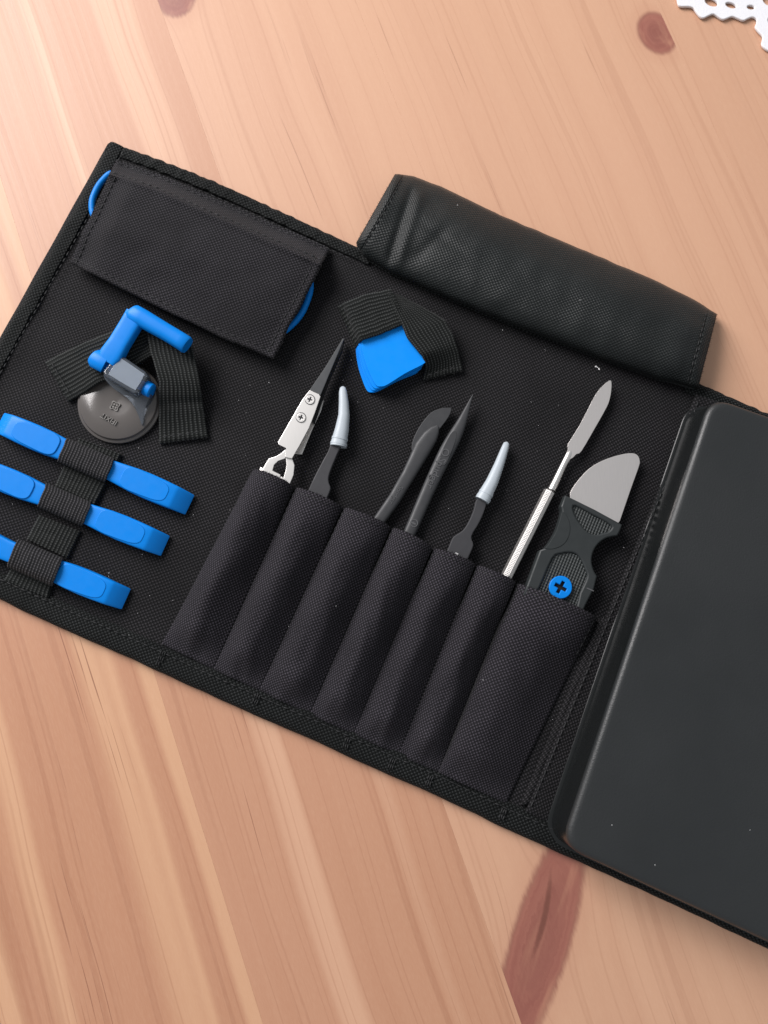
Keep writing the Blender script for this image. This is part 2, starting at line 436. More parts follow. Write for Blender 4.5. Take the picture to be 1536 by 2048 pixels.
table = thing("table", "pine table top of glued knotty planks under the black tool roll", "table")
table.rotation_euler = (0, 0, TA)
bounds = [T(526, 2048)[0] - .34, T(526, 2048)[0] - .252, T(526, 2048)[0] - .168, T(526, 2048)[0] - .092, T(526, 2048)[0], T(1043, 2048)[0], T(1490, 1960)[0], T(1388, 170)[0]]
bounds += [bounds[-1] + .085, bounds[-1] + .175, bounds[-1] + .26, bounds[-1] + .36]
k1 = T(1314, 66); k2 = T(1082, 1880); k3 = T(352, -8)
print("PLANKS", [round(x, 3) for x in bounds], k1, k2, k3)
LIGHT = ((.600, .346, .220), (.538, .292, .182)); MID = ((.590, .334, .196), (.458, .220, .127))
CON = {0: .8, 1: .8, 2: 1.0, 3: 1.0, 4: .85, 5: .45, 6: .35, 7: .4}
for i, (x0, x1) in enumerate(zip(bounds, bounds[1:])):
    kn = [(k[0], k[1], rx, ry, an, sg, rg_) for k, rx, ry, an, sg, rg_ in
          ((k1, .0085, .0110, 0.05, .5, .15), (k2, .0112, .045, -.68, .7, .32), (k3, .009, .011, -.3, .75, .4)) if x0 < k[0] < x1]
    ck = [(*T(1090, 1830), .0013, .017, -.60)] if x0 < k2[0] < x1 else []
    g = .00001
    bm = bmesh.new()
    bmesh.ops.create_cube(bm, size=1)
    for v in bm.verts:
        v.co = ((x0 + g) if v.co.x < 0 else (x1 - g), v.co.y * 1.5, -.024 if v.co.z < 0 else 0)
    bmesh.ops.bevel(bm, geom=[e for e in bm.edges if all(v.co.z > -.001 for v in e.verts)], offset=.00002, segments=1, affect='EDGES')
    me = bpy.data.meshes.new("plank"); bm.to_mesh(me); bm.free()
    me.materials.append(pine("pine_%d" % i, i * 7.3 + 1.7, (LIGHT[0], MID[1]) if i == 4 else LIGHT if i in (5, 6, 7) else MID, kn, CON.get(i, .7), ck))
    o = bpy.data.objects.new("plank", me); link(o, table)

# ------------------------------------------------------------------ lace doily
edge = [(1354, -6), (1357, 8), (1363, 12), (1374, 12), (1386, 14), (1392, 22), (1400, 32), (1407, 35), (1416, 31), (1427, 27), (1437, 33), (1446, 38),
        (1456, 35), (1465, 32), (1476, 36), (1487, 40), (1496, 36), (1506, 33), (1514, 38), (1513, 47), (1511, 53), (1518, 63), (1526, 72), (1525, 80),
        (1524, 88), (1529, 95), (1538, 101), (1550, 106), (1556, 118), (1556, 132), (1566, 142), (1580, 150), (1600, 165), (1640, 200), (1800, 180),
        (1900, 0), (1850, -200), (1700, -330), (1500, -340), (1380, -230), (1345, -90), (1349, -30)]
def ell(cx, cy, rx, ry, ang=0, n=16):
    return [(cx + rx * math.cos(t) * math.cos(ang) - ry * math.sin(t) * math.sin(ang), cy + rx * math.cos(t) * math.sin(ang) + ry * math.sin(t) * math.cos(ang))
            for t in [2 * math.pi * k / n for k in range(n)]]
holes = [ell(1423, 4, 14, 7.5, .38), ell(1462, 10, 11.5, 5.5, .3), ell(1502, 14, 8, 4.5, .1), ell(1538, 0, 13, 10, .5), ell(1380, -14, 9, 10, .4),
         ell(1543, 42, 9, 6, .9), ell(1560, 75, 10, 6, .9), ell(1420, -40, 16, 9, .4), ell(1480, -35, 16, 9, .3), ell(1580, -40, 18, 12, .5), ell(1590, 40, 14, 9, .7), ell(1600, 110, 12, 8, .8)]
dz = .0016
d = curve_prism("doily", cr(edge, 3, True), holes, dz - .0012, dz, M['white'], None, bevel=.0003)
tag(d, "white lace doily with scalloped pierced edge at the corner of the table", "doily")

# ------------------------------------------------------------------ the tool roll
roll = thing("tool_roll", "black canvas tool roll lying open on the pine table", "tool roll", P(700, 1000))
TOP = [(222, 288), (300, 315), (420, 362), (560, 425), (700, 490), (900, 575), (1150, 680), (1395, 768), (1540, 832), (1950, 1012)]
BOT = [(-224, 1096), (-100, 1152), (0, 1197), (145, 1264), (300, 1332), (420, 1388), (520, 1432), (640, 1484), (720, 1522), (880, 1592), (1000, 1650),
       (1090, 1690), (1310, 1790), (1540, 1897), (1950, 2092)]
Tw = [tuple(P(x, y, .001)) for x, y in cr(TOP, 4)]; Bw = [tuple(P(x, y, .001)) for x, y in cr(BOT, 4)]
def base_z(x, y): return ZB + .0011 * nz(x * 18, y * 18, 2.0) + .0006 * nz(x * 45, y * 45, 5.0)
def fb(s, t):
    p = lerp(poly_at(Tw, s), poly_at(Bw, s), .008 + t * .984)
    return (p[0], p[1], base_z(p[0], p[1]))
surf("backing", fb, 170, 90, M['cloth'], roll, thick=.0022)

def binding(name, pts, width, inward, zadd=0.0, seed=0, ns=160, rough=1.0):
    L = [tuple(P(x, y, .002)) for x, y in cr(pts, 4)]
    prof = [(.0010, .0004), (.0001, .0010), (-.0004, .0022), (.0002, .0034), (.0014, .0042), (width * .4, .0044), (width * .8, .0042), (width * .97, .0040), (width, .0030)]
    def f(s, t):
        p = Vector(poly_at(L, s)); q = Vector(poly_at(L, min(1, s + .01))); o_ = Vector(poly_at(L, max(0, s - .01)))
        tn = (q - o_).normalized(); nrm = Vector((-tn.y, tn.x, 0)) * inward
        k = t * (len(prof) - 1); i = min(int(k), len(prof) - 2)
        a = lerp(prof[i], prof[i + 1], k - i)
        wob = .0005 * nz(s * 40, seed, 0) * rough
        zz = (a[1] + zadd) * (1 + .10 * nz(s * 30, seed, t * 2)) + .0003 * nz(s * 90, t * 4, seed)
        return (p.x + nrm.x * (a[0] + wob), p.y + nrm.y * (a[0] + wob), zz)
    return surf(name, f, ns, 16, M['bind'], roll)
binding("edge_binding", BOT, .0096, 1, 0, 3, 260)
binding("edge_binding", TOP[:4] + [(700, 490), (748, 512)], .0054, -1, 0, 7, 160)
binding("edge_binding", [(1372, 759), (1395, 768)] + TOP[8:], .0062, -1, 0, 9, 90)
LEFT = [(222, 288), (190, 348), (160, 405), (110, 495), (52, 598), (0, 690), (-120, 905), (-224, 1096)]
binding("edge_binding", LEFT, .0068, 1, .0003, 11, 120)

# --- tool pockets
ST = [(507, 942), (591, 978), (687, 1019), (783, 1058), (865, 1099), (951, 1132), (1030, 1168), (1190, 1237)]
SB = [(324, 1288), (428, 1338), (519, 1380), (620, 1428), (707, 1468), (797, 1509), (876, 1543), (1012, 1606)]
HUMP = [.0086, .0076, .0076, .0076, .0074, .0074, .0088]
PKT = []
for i in range(7):
    A, B, C, D = (P(*q, ZB) for q in (ST[i], ST[i + 1], SB[i + 1], SB[i]))
    hh = HUMP[i]; wide = i == 6
    def fp(s, t, A=A, B=B, C=C, D=D, hh=hh, i=i, wide=wide):
        p = A.lerp(B, s).lerp(D.lerp(C, s), t)
        m_ = sstep(.05, .30, t)
        box = max(0, math.sin(math.pi * s)) ** .40
        rnd = max(0, math.sin(math.pi * s ** (.86 if not wide else .60))) ** (1.25 if not wide else 1.0)
        prof = box + (rnd - box) * m_
        tap = 1 - .14 * sstep(.25, .8, t) - .76 * sstep(.84, 1.0, t)
        if wide: tap = 1 - .18 * sstep(.1, .75, t) - .68 * sstep(.82, 1.0, t)
        if i == 0: tap *= 1 - .25 * sstep(.45, .8, t) * sstep(.2, .7, s)
        z = base_z(p.x, p.y) + .0007 + hh * prof * tap
        z += prof * (.0012 * nz(s * 1.8 + i * 5 + t * 1.5, t * 3.2, i) + .0006 * nz(s * 4 + i * 3 - t * 2, t * 7, i + 20)) * sstep(0, .2, t)
        # opening sags a little between seam and tool
        up = (A - D).normalized()
        bow = .0007 * prof * (1 - sstep(0, .2, t)) + .00025 * nz(s * 7, i * 3.3, 1) * (1 - sstep(0, .05, t))
        q = p + Vector((up.x, up.y, 0)) * bow
        return (q.x, q.y, z)
    PKT.append(fp)
    surf("tool_pocket", fp, 34, 60, M['pocket'], roll, thick=.0007)
seam = []
for i in range(8):
    j = min(i, 6); s = 0.03 if i < 7 else .97
    seam.append([PKT[j](s, t / 12 * .22 + .01) for t in range(13)])
stitches("stitching", seam, M['thread'], roll, .0020, .0012)
hem = []
for i in range(7): hem.append([(lambda q: (q[0], q[1], q[2] + .0001))(PKT[i](.04 + .92 * k / 14, .028)) for k in range(15)])
stitches("stitching", hem, M['thread'], roll, .0019, .0009, .0005, .0003)

# --- folded seam beside the case
def strip(name, Lp, Rp, z, mat, n=60, m=6, thick=.0006, wob=.0003, seed=0):
    def f(s, t):
        a = poly_at(Lp, s); b_ = poly_at(Rp, s); q = lerp(a, b_, t)
        zz = z(s, t) if callable(z) else z
        p = P(q[0], q[1], zz)
        return (p.x, p.y, zz + wob * nz(s * 14, t * 2, seed))
    return surf(name, f, n, m, mat, roll, thick=thick)
strip("seam_panel", [(1392, 788), (1330, 950), (1230, 1190), (1130, 1430), (1052, 1622)], [(1470, 815), (1410, 980), (1300, 1220), (1195, 1460), (1115, 1660)],
      lambda s, t: ZB + .0016 - .0006 * t, M['cloth'], 70, 6)
strip("seam_fold", [(1196, 1240), (1120, 1420), (1040, 1610)], [(1218, 1236), (1145, 1415), (1066, 1608)],
      lambda s, t: ZB + .0006 + .0009 * math.sin(math.pi * t), M['cloth'], 50, 8)
def line_px(pts, z, n=40): return [tuple(P(*poly_at(pts, k / n), z)) for k in range(n + 1)]
def off(pts, dx, dy): return [(a + dx, b_ + dy) for a, b_ in pts]
sl = [line_px([(1398, 800), (1336, 955), (1236, 1195), (1136, 1435), (1060, 1618)], ZB + .0019),
      line_px(off(TOP[0:5], 6, 30), .0047), line_px(off(LEFT, 27, 10), .0050),
      line_px(off(BOT[1:14], 10, -34), .0045, 90)]
stitches("stitching", sl, M['thread'], roll)
# bar tacks where the binding ends
tk = []
for (x, y) in ((330, 1296), (519, 1382), (700, 1470), (790, 1512), (865, 1545), (1012, 1612)):
    for q in (-4, 0, 4): tk.append([tuple(P(x + q - 2, y + 4 + q * .4, .0048)), tuple(P(x + q - 14, y + 36 + q * .4, .0048))])
stitches("bar_tacks", tk, M['thread'], roll, .0018, .0004)

# --- flap pocket, upper left
FT = [(232, 320), (330, 352), (450, 405), (560, 452), (660, 496)]
FB = [(138, 524), (240, 574), (350, 630), (450, 676), (546, 716)]
def fflap(s, t):
    q = lerp(poly_at(FT, s), poly_at(FB, s), t)
    z = ZB + .0016 + .0082 * sstep(0, .16, t) - .0030 * sstep(.45, 1.0, t)
    z -= .0030 * (1 - sstep(0, .12, s)) * sstep(.02, .25, t) + .0008 * sstep(.88, 1, s)
    z += .0012 * nz(s * 3.0, t * 2.0, 3.3) * sstep(.1, .3, t) + .0004 * nz(s * 9, t * 6, 8) + .0007 * sstep(.955, .985, t)
    z += .0008 * math.exp(-((t - .135 - .02 * s) / .017) ** 2) + .0006 * math.exp(-(t / .02) ** 2)
    z += .0006 * (1 - sstep(.015, .045, s)) + .0005 * sstep(.96, .985, s)
    p = P(q[0] + 3 * nz(t * 5, 1, 2), q[1] + 2.5 * nz(s * 6, 4, 2), z)
    return tuple(p)
surf("flap_pocket", fflap, 80, 50, M['flap'], roll, thick=.0010)
def on(fn, s, t, up=.0001): q = fn(s, t); return (q[0], q[1], q[2] + up)
stitches("stitching", [[on(fflap, k / 40, .03) for k in range(41)], [on(fflap, k / 40, .115) for k in range(41)],
                       [on(fflap, .03, k / 20) for k in range(2, 21)], [on(fflap, .965, k / 20) for k in range(2, 21)],
                       [on(fflap, k / 40, .955) for k in range(41)]], M['thread'], roll)

# --- folded-over closing flap, upper right
RT = [(790, 348), (826, 352), (880, 372), (1000, 430), (1150, 493), (1300, 556), (1390, 600), (1434, 628)]
RB = [(712, 486), (726, 512), (780, 545), (900, 598), (1050, 660), (1200, 716), (1310, 756), (1396, 778)]
def froll(s, t):
    tt = min(t, 1.0)
    q = lerp(poly_at(RT, s), poly_at(RB, s), tt)
    th = math.pi * tt
    z = .0030 + .0108 * max(0, math.sin(th)) ** .50 + .0040 * tt - .0012 * sstep(.2, .6, tt)
    crs = (1 - sstep(.05, .42, s))
    body = sstep(.05, .2, tt) * (1 - sstep(.85, 1, tt))
    z += body * (-.0011 * math.exp(-((s - .085 - .05 * (tt - .5)) / .010) ** 2) + .0007 * math.exp(-((s - .115 - .05 * (tt - .5)) / .012) ** 2)
         - .0005 * math.exp(-((s - .20 + .10 * (tt - .4)) / .016) ** 2) * sstep(.25, .45, tt) * (1 - sstep(.70, .85, tt))
         - .0004 * math.exp(-((tt - .42 - .7 * (s - .14)) / .05) ** 2) * sstep(.10, .16, s) * (1 - sstep(.24, .34, s))
         + crs * .0007 * nz(s * 13 + tt * 2, tt * 3.2 - s * 4, 4.4) + .0009 * nz(s * 5, tt * 2.4, 9) + .0003 * nz(s * 18, tt * 5, 12) - .0006 * sstep(.93, .96, s))
    z -= .0030 * (1 - sstep(0, .03, s)) * (math.sin(th)) + .0034 * sstep(.96, 1, s) * math.sin(th)
    p = P(q[0] + 1.5 * nz(s * 20, tt, 1), q[1] + 1.5 * nz(s * 24, tt, 7), z)
    return tuple(p)
def froll_u(s, t):
    q = froll(s, t); e = .0010 + .0022 * math.sin(math.pi * t)
    return (q[0], q[1], min(q[2] - .0004, .0026 + .0016 * t + .001 * math.sin(math.pi * t)))
fold = surf("folded_flap", froll, 130, 46, M['nylon'], roll, thick=.0008)
surf("lining", froll_u, 40, 12, M['nylon'], fold)
def side_tape(s0, w_):
    def f(s, t):
        q = Vector(froll(min(1, max(0, s0 + (t - .5) * w_)), .01 + .98 * s)); q.z += .0007 - .0005 * abs(2 * t - 1); return tuple(q)
    return f
surf("side_hem", side_tape(.013, .024), 50, 6, M['nylon'], fold, thick=.0006)
surf("side_hem", side_tape(.986, .026), 50, 6, M['nylon'], fold, thick=.0006)
stitches("stitching", [[on(froll, .028, k / 20, .0002) for k in range(1, 20)], [on(froll, .968, k / 20, .0002) for k in range(1, 20)]], M['thread'], fold)

# --- webbing that holds the suction cup, the picks and the opening tools
def ribbon(name, Lp, Rp, zfn, mat, n=40, m=14, thick=.0011, seed=0):
    """webbing; s runs along its length, t across"""
    def f(s, t):
        q = lerp(poly_at(Lp, s), poly_at(Rp, s), t); z = zfn(s, t) + .0003 * nz(s * 5, t * 3, seed + 3)
        return tuple(P(q[0] + .8 * nz(s * 12, t * 2, seed), q[1] + .8 * nz(s * 12, t * 2, seed + 9), z))
    def g(s, t): return f(t, s)                       # u across, v along
    return surf(name, g, m, n, mat, roll, thick=thick)
# suction-cup straps
ribbon("webbing_strap", [(90, 724), (118, 709), (170, 684), (225, 662), (300, 640)], [(136, 803), (160, 790), (196, 766), (250, 742), (322, 700)],
       lambda s, t: ZB + .0016 + .0056 * sstep(.02, .30, s), M['web'], seed=1)
ribbon("webbing_strap", [(292, 655), (300, 700), (318, 762), (318, 830), (318, 887)], [(378, 668), (386, 700), (398, 760), (405, 810), (415, 874)],
       lambda s, t: ZB + .0014 + .0075 * (1 - sstep(.35, .95, s)) - .0006 * math.exp(-((s - .66) / .04) ** 2), M['web'], seed=2)
# pick straps
ribbon("webbing_strap", [(675, 612), (690, 604), (730, 588), (782, 578)], [(712, 697), (722, 680), (760, 668), (812, 645)],
       lambda s, t: ZB + .0014 + .0067 * sstep(.06, .17, s), M['web'], seed=4)
ribbon("webbing_strap", [(776, 584), (805, 648), (816, 676), (846, 712), (853, 735), (846, 760)], [(800, 590), (850, 616), (892, 640), (908, 672), (918, 705), (926, 741)],
       lambda s, t: ZB + .0016 + .0070 * (1 - sstep(.70, .98, s)) * (1 - .55 * t), M['web'], seed=5)
stitches("stitching", [line_px([(101, 722), (143, 793)], ZB + .003, 12), line_px([(320, 874), (411, 862)], ZB + .0027, 12),
                       line_px([(686, 610), (716, 684)], ZB + .0032, 12), line_px([(850, 752), (922, 731)], ZB + .0029, 12)], M['thread'], roll)
# opening-tool strap: flat runs and loops
TOOLS = [((2, 846), (380, 1010)), ((-48, 935), (331, 1092)), ((-126, 1041), (253, 1198))]
LOOPS = [((171, 920), 104), ((128, 1009), 98), ((70, 1125), 98)]
ax = Vector((368, 160)).normalized(); ay = Vector((-ax.y, ax.x))         # along tool, across (downwards)
TH = .0054
def arch(c, wpx, half=26):
    def f(s, t):                                                          # s along the tool, t over it
        th = math.pi * t; cc, ss = math.cos(th), math.sin(th)
        yy = -math.copysign(abs(cc) ** .62, cc) * half; z = ZB + .0010 + (TH + .0008) * abs(ss) ** .55
        xx = (s - .5) * wpx + 2.0 * nz(t * 4, c[0], 1) + 3.0 * (t - .5)
        q = Vector(c) + ax * xx + ay * yy
        return tuple(P(q.x, q.y, z + .0002 * nz(s * 9, t * 5, c[1])))
    return f
for c, wpx in LOOPS: surf("tool_loop", arch(c, wpx), 40, 30, M['loop'], roll, thick=.0009)
for q4 in (((158, 876), (243, 908), (236, 925), (150, 892)), ((128, 930), (214, 964), (190, 1011), (110, 972)), ((78, 1030), (160, 1062), (134, 1117), (53, 1078)), ((22, 1136), (104, 1172), (97, 1196), (8, 1160))):
    ribbon("flat_webbing", [q4[0], q4[3]], [q4[1], q4[2]], lambda s, t: ZB + .0013 + .0003 * math.sin(math.pi * t), M['web'], n=16, seed=q4[0][0])

# ------------------------------------------------------------------ blue opening tools
def opening_tool(pa, pb, label):
    root = thing("opening_tool", label, "opening tool", P(*pa, ZB), "blue opening tools in the elastic loops")
    z0 = ZB + .0006
    A = P(*pa, z0); B = P(*pb, z0); L = (B - A).length; d = (B - A) / L; e = Vector((-d.y, d.x, 0)); Mid = (A + B) / 2
    half = [(1.0, 8.6, .0010), (.985, 8.9, .0016), (.86, 9.6, TH - .0003), (.845, 9.7, TH), (.72, 10.2, TH), (.58, 10.4, TH), (.44, 10.0, TH * .99), (.33, 9.1, TH * .95), (.22, 8.3, TH * .92), (.1, 8.1, TH * .91), (0, 8.0, TH * .90)]
    prof = half + [(-a, w_, h) for a, w_, h in half[-2::-1]]
    loft("body", [(Mid + d * L / 2 * a + Vector((0, 0, h / 2)), w_ * .001, h) for a, w_, h in prof], M['blue'], root, n=32, power=7, angle=24)
    for sgn in (-1, 1):
        c = Mid + d * sgn * .0245
        o = []
        for k in range(32):
            th = 2 * math.pi * k / 32; cc, ss = math.cos(th), math.sin(th)
            x = math.copysign(abs(cc) ** .50, cc) * .0102; y = math.copysign(abs(ss) ** .60, ss) * .0046
            y *= 1 - .10 * sgn * x / .0102
            q = c + d * x + e * y
            o.append((q.x, q.y))
        plate("grip_pad", o, z0 + TH - .001, z0 + TH + .00022, M['blue'], root, bevel=.0003, seg=3, px=False)
    return root
opening_tool(*TOOLS[0], "blue plastic opening tool in the topmost elastic loop, both ends in view")
opening_tool(*TOOLS[1], "blue plastic opening tool in the middle elastic loop")
opening_tool(*TOOLS[2], "blue plastic opening tool in the lowest elastic loop, by the bottom edge binding")

# ------------------------------------------------------------------ blue cord under the flap
cord = thing("wrist_strap", "blue coiled cord tucked under the flap, showing at both open ends", "wrist strap", P(400, 520, ZB))
def tube(name, pts, r, mat, parent, k=5, closed=False, n=10):
    q = [Vector(p) for p in cr([tuple(p) for p in pts], k, closed)]
    return loft(name, [(p, r * 2, r * 2) for p in q], mat, parent, n=n, power=2, angle=60)
tube("cord", [P(x, y, ZB + .003) for x, y in ((330, 440), (290, 400), (252, 366), (226, 347), (205, 362), (191, 384), (184, 408), (190, 436), (220, 470), (300, 500), (420, 560), (520, 640), (560, 662), (581, 652),
     (602, 628), (615, 600), (621, 574), (616, 550), (592, 532), (540, 500))], .0014, M['blue'], cord)
hel = []
for k in range(45):
    c = Vector(poly_at([(614, 560), (594, 612), (572, 648)], k / 119)); th = k * .95
    p = P(c.x - 6, c.y, ZB + .0042); hel.append(p + Vector((.9 * math.cos(th) * .0024, .42 * math.cos(th) * .0024, math.sin(th) * .0024)))
loft("coil", [(p, .0011, .0011) for p in hel], M['blue'], cord, n=8, power=2, angle=60)

# ------------------------------------------------------------------ suction cup
cup = thing("suction_cup", "small suction cup with blue folding handle and smoky clear clamp block", "suction cup", P(238, 806, ZB))
cc = P(238, 804, ZB + .002)
bm = bmesh.new(); rp = [(.0005, .0034), (.006, .0040), (.011, .0040), (.0148, .0030), (.0158, .0026), (.0163, .0016), (.0172, .0012), (.0174, .0006), (.0168, .0002)]
N = 64; rings = [[bm.verts.new((cc.x + r * math.cos(2 * math.pi * k / N), cc.y + r * math.sin(2 * math.pi * k / N), ZB + .0004 + z)) for k in range(N)] for r, z in rp]
for A_, B_ in zip(rings, rings[1:]):
    for k in range(N): bm.faces.new((A_[k], A_[(k + 1) % N], B_[(k + 1) % N], B_[k]))
bm.faces.new(rings[0]); bm.faces.new(rings[-1][::-1])
cpd = from_bm("cup", bm, M['cup'], cup, 30)
text_part("lettering", "IFIXIT", .0030, (218, 838), R(-30) + math.pi, ZB + .0047, M['cupmark'], cpd, .0002)
lg = P(230, 812, ZB + .0045)
def petals(r): return [(lg.x + r * (1 + .22 * math.cos(4 * t)) * math.cos(t + .4), lg.y + r * (1 + .22 * math.cos(4 * t)) * math.sin(t + .4)) for t in [2 * math.pi * k / 32 for k in range(32)]]
curve_prism("emblem", petals(.0019), [petals(.0015)], lg.z - .0002, lg.z + .0002, M['cupmark'], cpd, px=False)
for k in range(4):
    th = k * math.pi / 2 + .4
    q = (lg.x + .0008 * math.cos(th), lg.y + .0008 * math.sin(th))
    plate("emblem_lobe", [(q[0] + .00045 * math.cos(t), q[1] + .00045 * math.sin(t)) for t in [k2_ * math.pi / 4 for k2_ in range(8)]], lg.z - .0002, lg.z + .0001, M['cupmark'], cpd, bevel=0, px=False)
nk = [(206, 750), (226, 776), (248, 791), (266, 810), (277, 832), (283, 849), (287, 846), (290, 818), (300, 792), (300, 770), (280, 756), (230, 735)]
plate("neck", cr(nk, 3, True), ZB + .0010, ZB + .0075, M['smoke'], cup, bevel=.0006, seg=3, ztop=lambda x, y: ZB + .0042 + .0046 * (1 - sstep(770, 850, y)))
BZ = .0148
blk = [(233, 711), (246, 712), (290, 742), (296, 752), (276, 786), (266, 787), (208, 752), (205, 742), (226, 714)]
cb = plate("clamp_block", blk, BZ - .0078, BZ, M['smoke'], cup, bevel=.0011, seg=4)
win = [(238, 718), (246, 719), (284, 745), (288, 751), (273, 777), (266, 778), (222, 752), (218, 746)]
plate("clamp_window", cr(win, 3, True), BZ - .0004, BZ + .0003, M['smokewin'], cb, bevel=.0003, seg=3)
loft("clamp_base", [(P(222, 740, ZB + .0045), .0090, .006), (P(250, 758, ZB + .0050), .0120, .0066), (P(284, 778, ZB + .0045), .0090, .006)], M['handle'], cup, n=18, power=3)
HZ = .0150
loft("handle", [(P(264, 622, HZ), .0062, .0050), (P(268, 627, HZ), .0074, .0066), (P(285, 637, HZ), .0076, .0068), (P(330, 663, HZ), .0070, .0064), (P(360, 681, HZ), .0070, .0064), (P(372, 689, HZ), .0072, .0064), (P(375, 691, HZ), .0066, .0056)],
     M['blue'], cup, n=24, power=2.6)
loft("handle", [(P(274, 630, HZ - .0004), .0086, .0052), (P(262, 650, HZ - .0006), .0084, .0050), (P(240, 686, HZ - .0012), .0084, .0050), (P(224, 712, HZ - .0016), .0096, .0054), (P(216, 724, HZ - .002), .0080, .0050)],
     M['blue'], cup, n=24, power=5)
loft("hinge_pin", [(P(187, 714, HZ - .0022), .0062, .0056), (P(191, 717, HZ - .0022), .0080, .0066), (P(211, 728, HZ - .0024), .0078, .0066), (P(216, 731, HZ - .0040), .0040, .0036), (P(284, 772, HZ - .0042), .0040, .0036),
                   (P(290, 775, HZ - .0045), .0062, .0062), (P(303, 782, HZ - .0045), .0060, .0060), (P(305, 783, HZ - .0045), .0050, .0050)], M['blue'], cup, n=22, power=2.2)

# ------------------------------------------------------------------ opening picks
pick_o = [(761, 773), (752, 770), (742, 752), (730, 722), (723, 688), (726, 655), (734, 622), (748, 604), (765, 604), (790, 622), (812, 650), (832, 684), (849, 708), (852, 720), (845, 729), (810, 747), (775, 769)]
pl = ["topmost blue triangular opening pick in the strapped stack", "second blue opening pick from the top, edge showing under the topmost pick",
      "third blue opening pick from the top of the strapped stack", "lowest blue opening pick lying on the canvas at the bottom of the stack"]
for k in range(4):
    z1 = ZB + .0062 - k * .00165
    rr_ = k * R(1.5); po = [((x - 785) * math.cos(rr_) - (y - 690) * math.sin(rr_) + 785, (x - 785) * math.sin(rr_) + (y - 690) * math.cos(rr_) + 690) for x, y in pick_o]
    po = [(x - 3.9 * k + (1.4 if k == 2 else 0), y + 4.6 * k) for x, y in po]
    o = plate("opening_pick", cr(po, 4, True), z1 - .0007, z1, M['bluepick'], None, bevel=.00014, seg=2)
    tag(o, pl[k], "pick", "blue opening picks in the strap")

# ------------------------------------------------------------------ tweezers with ceramic tips
tw = thing("tweezers", "steel cross-lock tweezers with long black ceramic tips and two screws", "tweezers", P(600, 860, ZB))
Z1 = .0098
ua = plate("upper_arm", [(619, 780), (638, 788), (641, 793), (630, 825), (618, 856), (598, 893), (584, 917), (570, 914), (572, 896), (557, 889), (556, 884), (580, 842), (604, 800)], Z1 - .0009, Z1, M['steel'], tw, bevel=.0002)
la = plate("lower_arm", [(648, 800), (642, 822), (625, 858), (604, 909), (590, 908), (596, 890), (612, 850), (632, 806)], ZB + .0006, ZB + .0015, M['steel'], tw, bevel=.0002)
plate("ceramic_tip", [(686, 676), (688, 678), (666, 730), (641, 790), (619, 780), (650, 735)], Z1 - .0012, Z1 - .0001, M['ceramic'], ua, bevel=.00015)
plate("ceramic_tip", [(688, 678), (684, 700), (661, 752), (643, 800), (628, 845), (617, 838), (636, 792), (664, 732)], ZB + .0016, ZB + .0048, M['shadeblack'], la, bevel=.00015)  # lower tip, coloured near-black to paint the shade between the arms
for c in ((620, 799), (602, 835)):
    r = 9.2; ring = ell(*c, r, r, 0, 28)
    cross = []
    for k in range(4):
        th = k * math.pi / 2 + .35
        for rr, da in ((5.4, -.27), (5.4, .27), (2.0, .785)):
            cross.append((c[0] + rr * math.cos(th + da), c[1] + rr * math.sin(th + da)))
    sc = curve_prism("screw", ring, [cross], Z1 + .0001, Z1 + .0005, M['steel'], ua, bevel=.0001)
    plate("slot_shade_disc", ell(*c, 10.4, 10.4, 0, 28), Z1 - .0001, Z1 + .00008, M['tweez'], sc, bevel=0)  # dark disc painting the shade inside the cross slot
plate("locking_leg", [(572, 897), (562, 907), (553, 912), (538, 917), (532, 926), (524, 941), (560, 957), (561, 949), (545, 941), (548, 930), (556, 922), (570, 917), (575, 905)], .0072, .0084, M['steel'], tw, bevel=.0002)
plate("locking_leg", [(571, 912), (584, 916), (589, 930), (587, 950), (579, 969), (561, 960), (562, 952), (567, 955), (571, 942), (573, 930)], .0076, .0088, M['steel'], tw, bevel=.0002)
loft("spring_end", [(P(545, 946, .0070), .0110, .0028), (P(528, 980, .0065), .0100, .0026)], M['steel'], tw, power=5)

# ------------------------------------------------------------------ curved tweezers with cap
t2 = thing("tweezers", "dark grey tweezers wearing a curved translucent tip cap", "tweezers", P(650, 940, ZB))
Z2 = .0080
plate("body", cr([(664, 884), (681, 890), (674, 909), (662, 938), (657, 955), (658, 966), (661, 978), (650, 1004), (640, 1020), (608, 1006), (616, 982), (627, 957), (644, 924), (656, 902)], 3, True), Z2 - .0036, Z2, M['tweez'], t2, bevel=.0005)
capc = [((685.5, 773), 5, .0008), ((685.6, 776), 12, .0024), ((686, 784), 16.5, .0034), ((687.5, 805), 20, .0042), ((688, 830), 23, .0048), ((684, 858), 28, .0054), ((678, 884), 32, .0058), ((676.5, 893), 33.5, .0060)]
cap_ = loft("tip_cap", [(P(c[0], c[1], ZB + .0040), w_ * PXM * .98, h) for c, w_, h in capc], M['cap'], t2, n=24, power=2.3)
for (c, w_) in (((679.6, 878), 33.0), ((677.5, 888), 34.2)):
    q = P(*c, ZB + .0040); tt = (P(676.5, 893, ZB + .004) - P(684, 858, ZB + .004)).normalized() * .0004
    loft("cap_ring", [(q - tt, w_ * PXM * .985, .0061), (q + tt, w_ * PXM * .985, .0061)], M['cap'], cap_, n=24, power=2.3)
loft("jaw", [(P(676, 884, ZB + .004), .0030, .0024), (P(684, 840, ZB + .004), .0018, .0016), (P(686, 784, ZB + .0038), .0006, .0008)], M['paper'], t2, n=12, power=3)

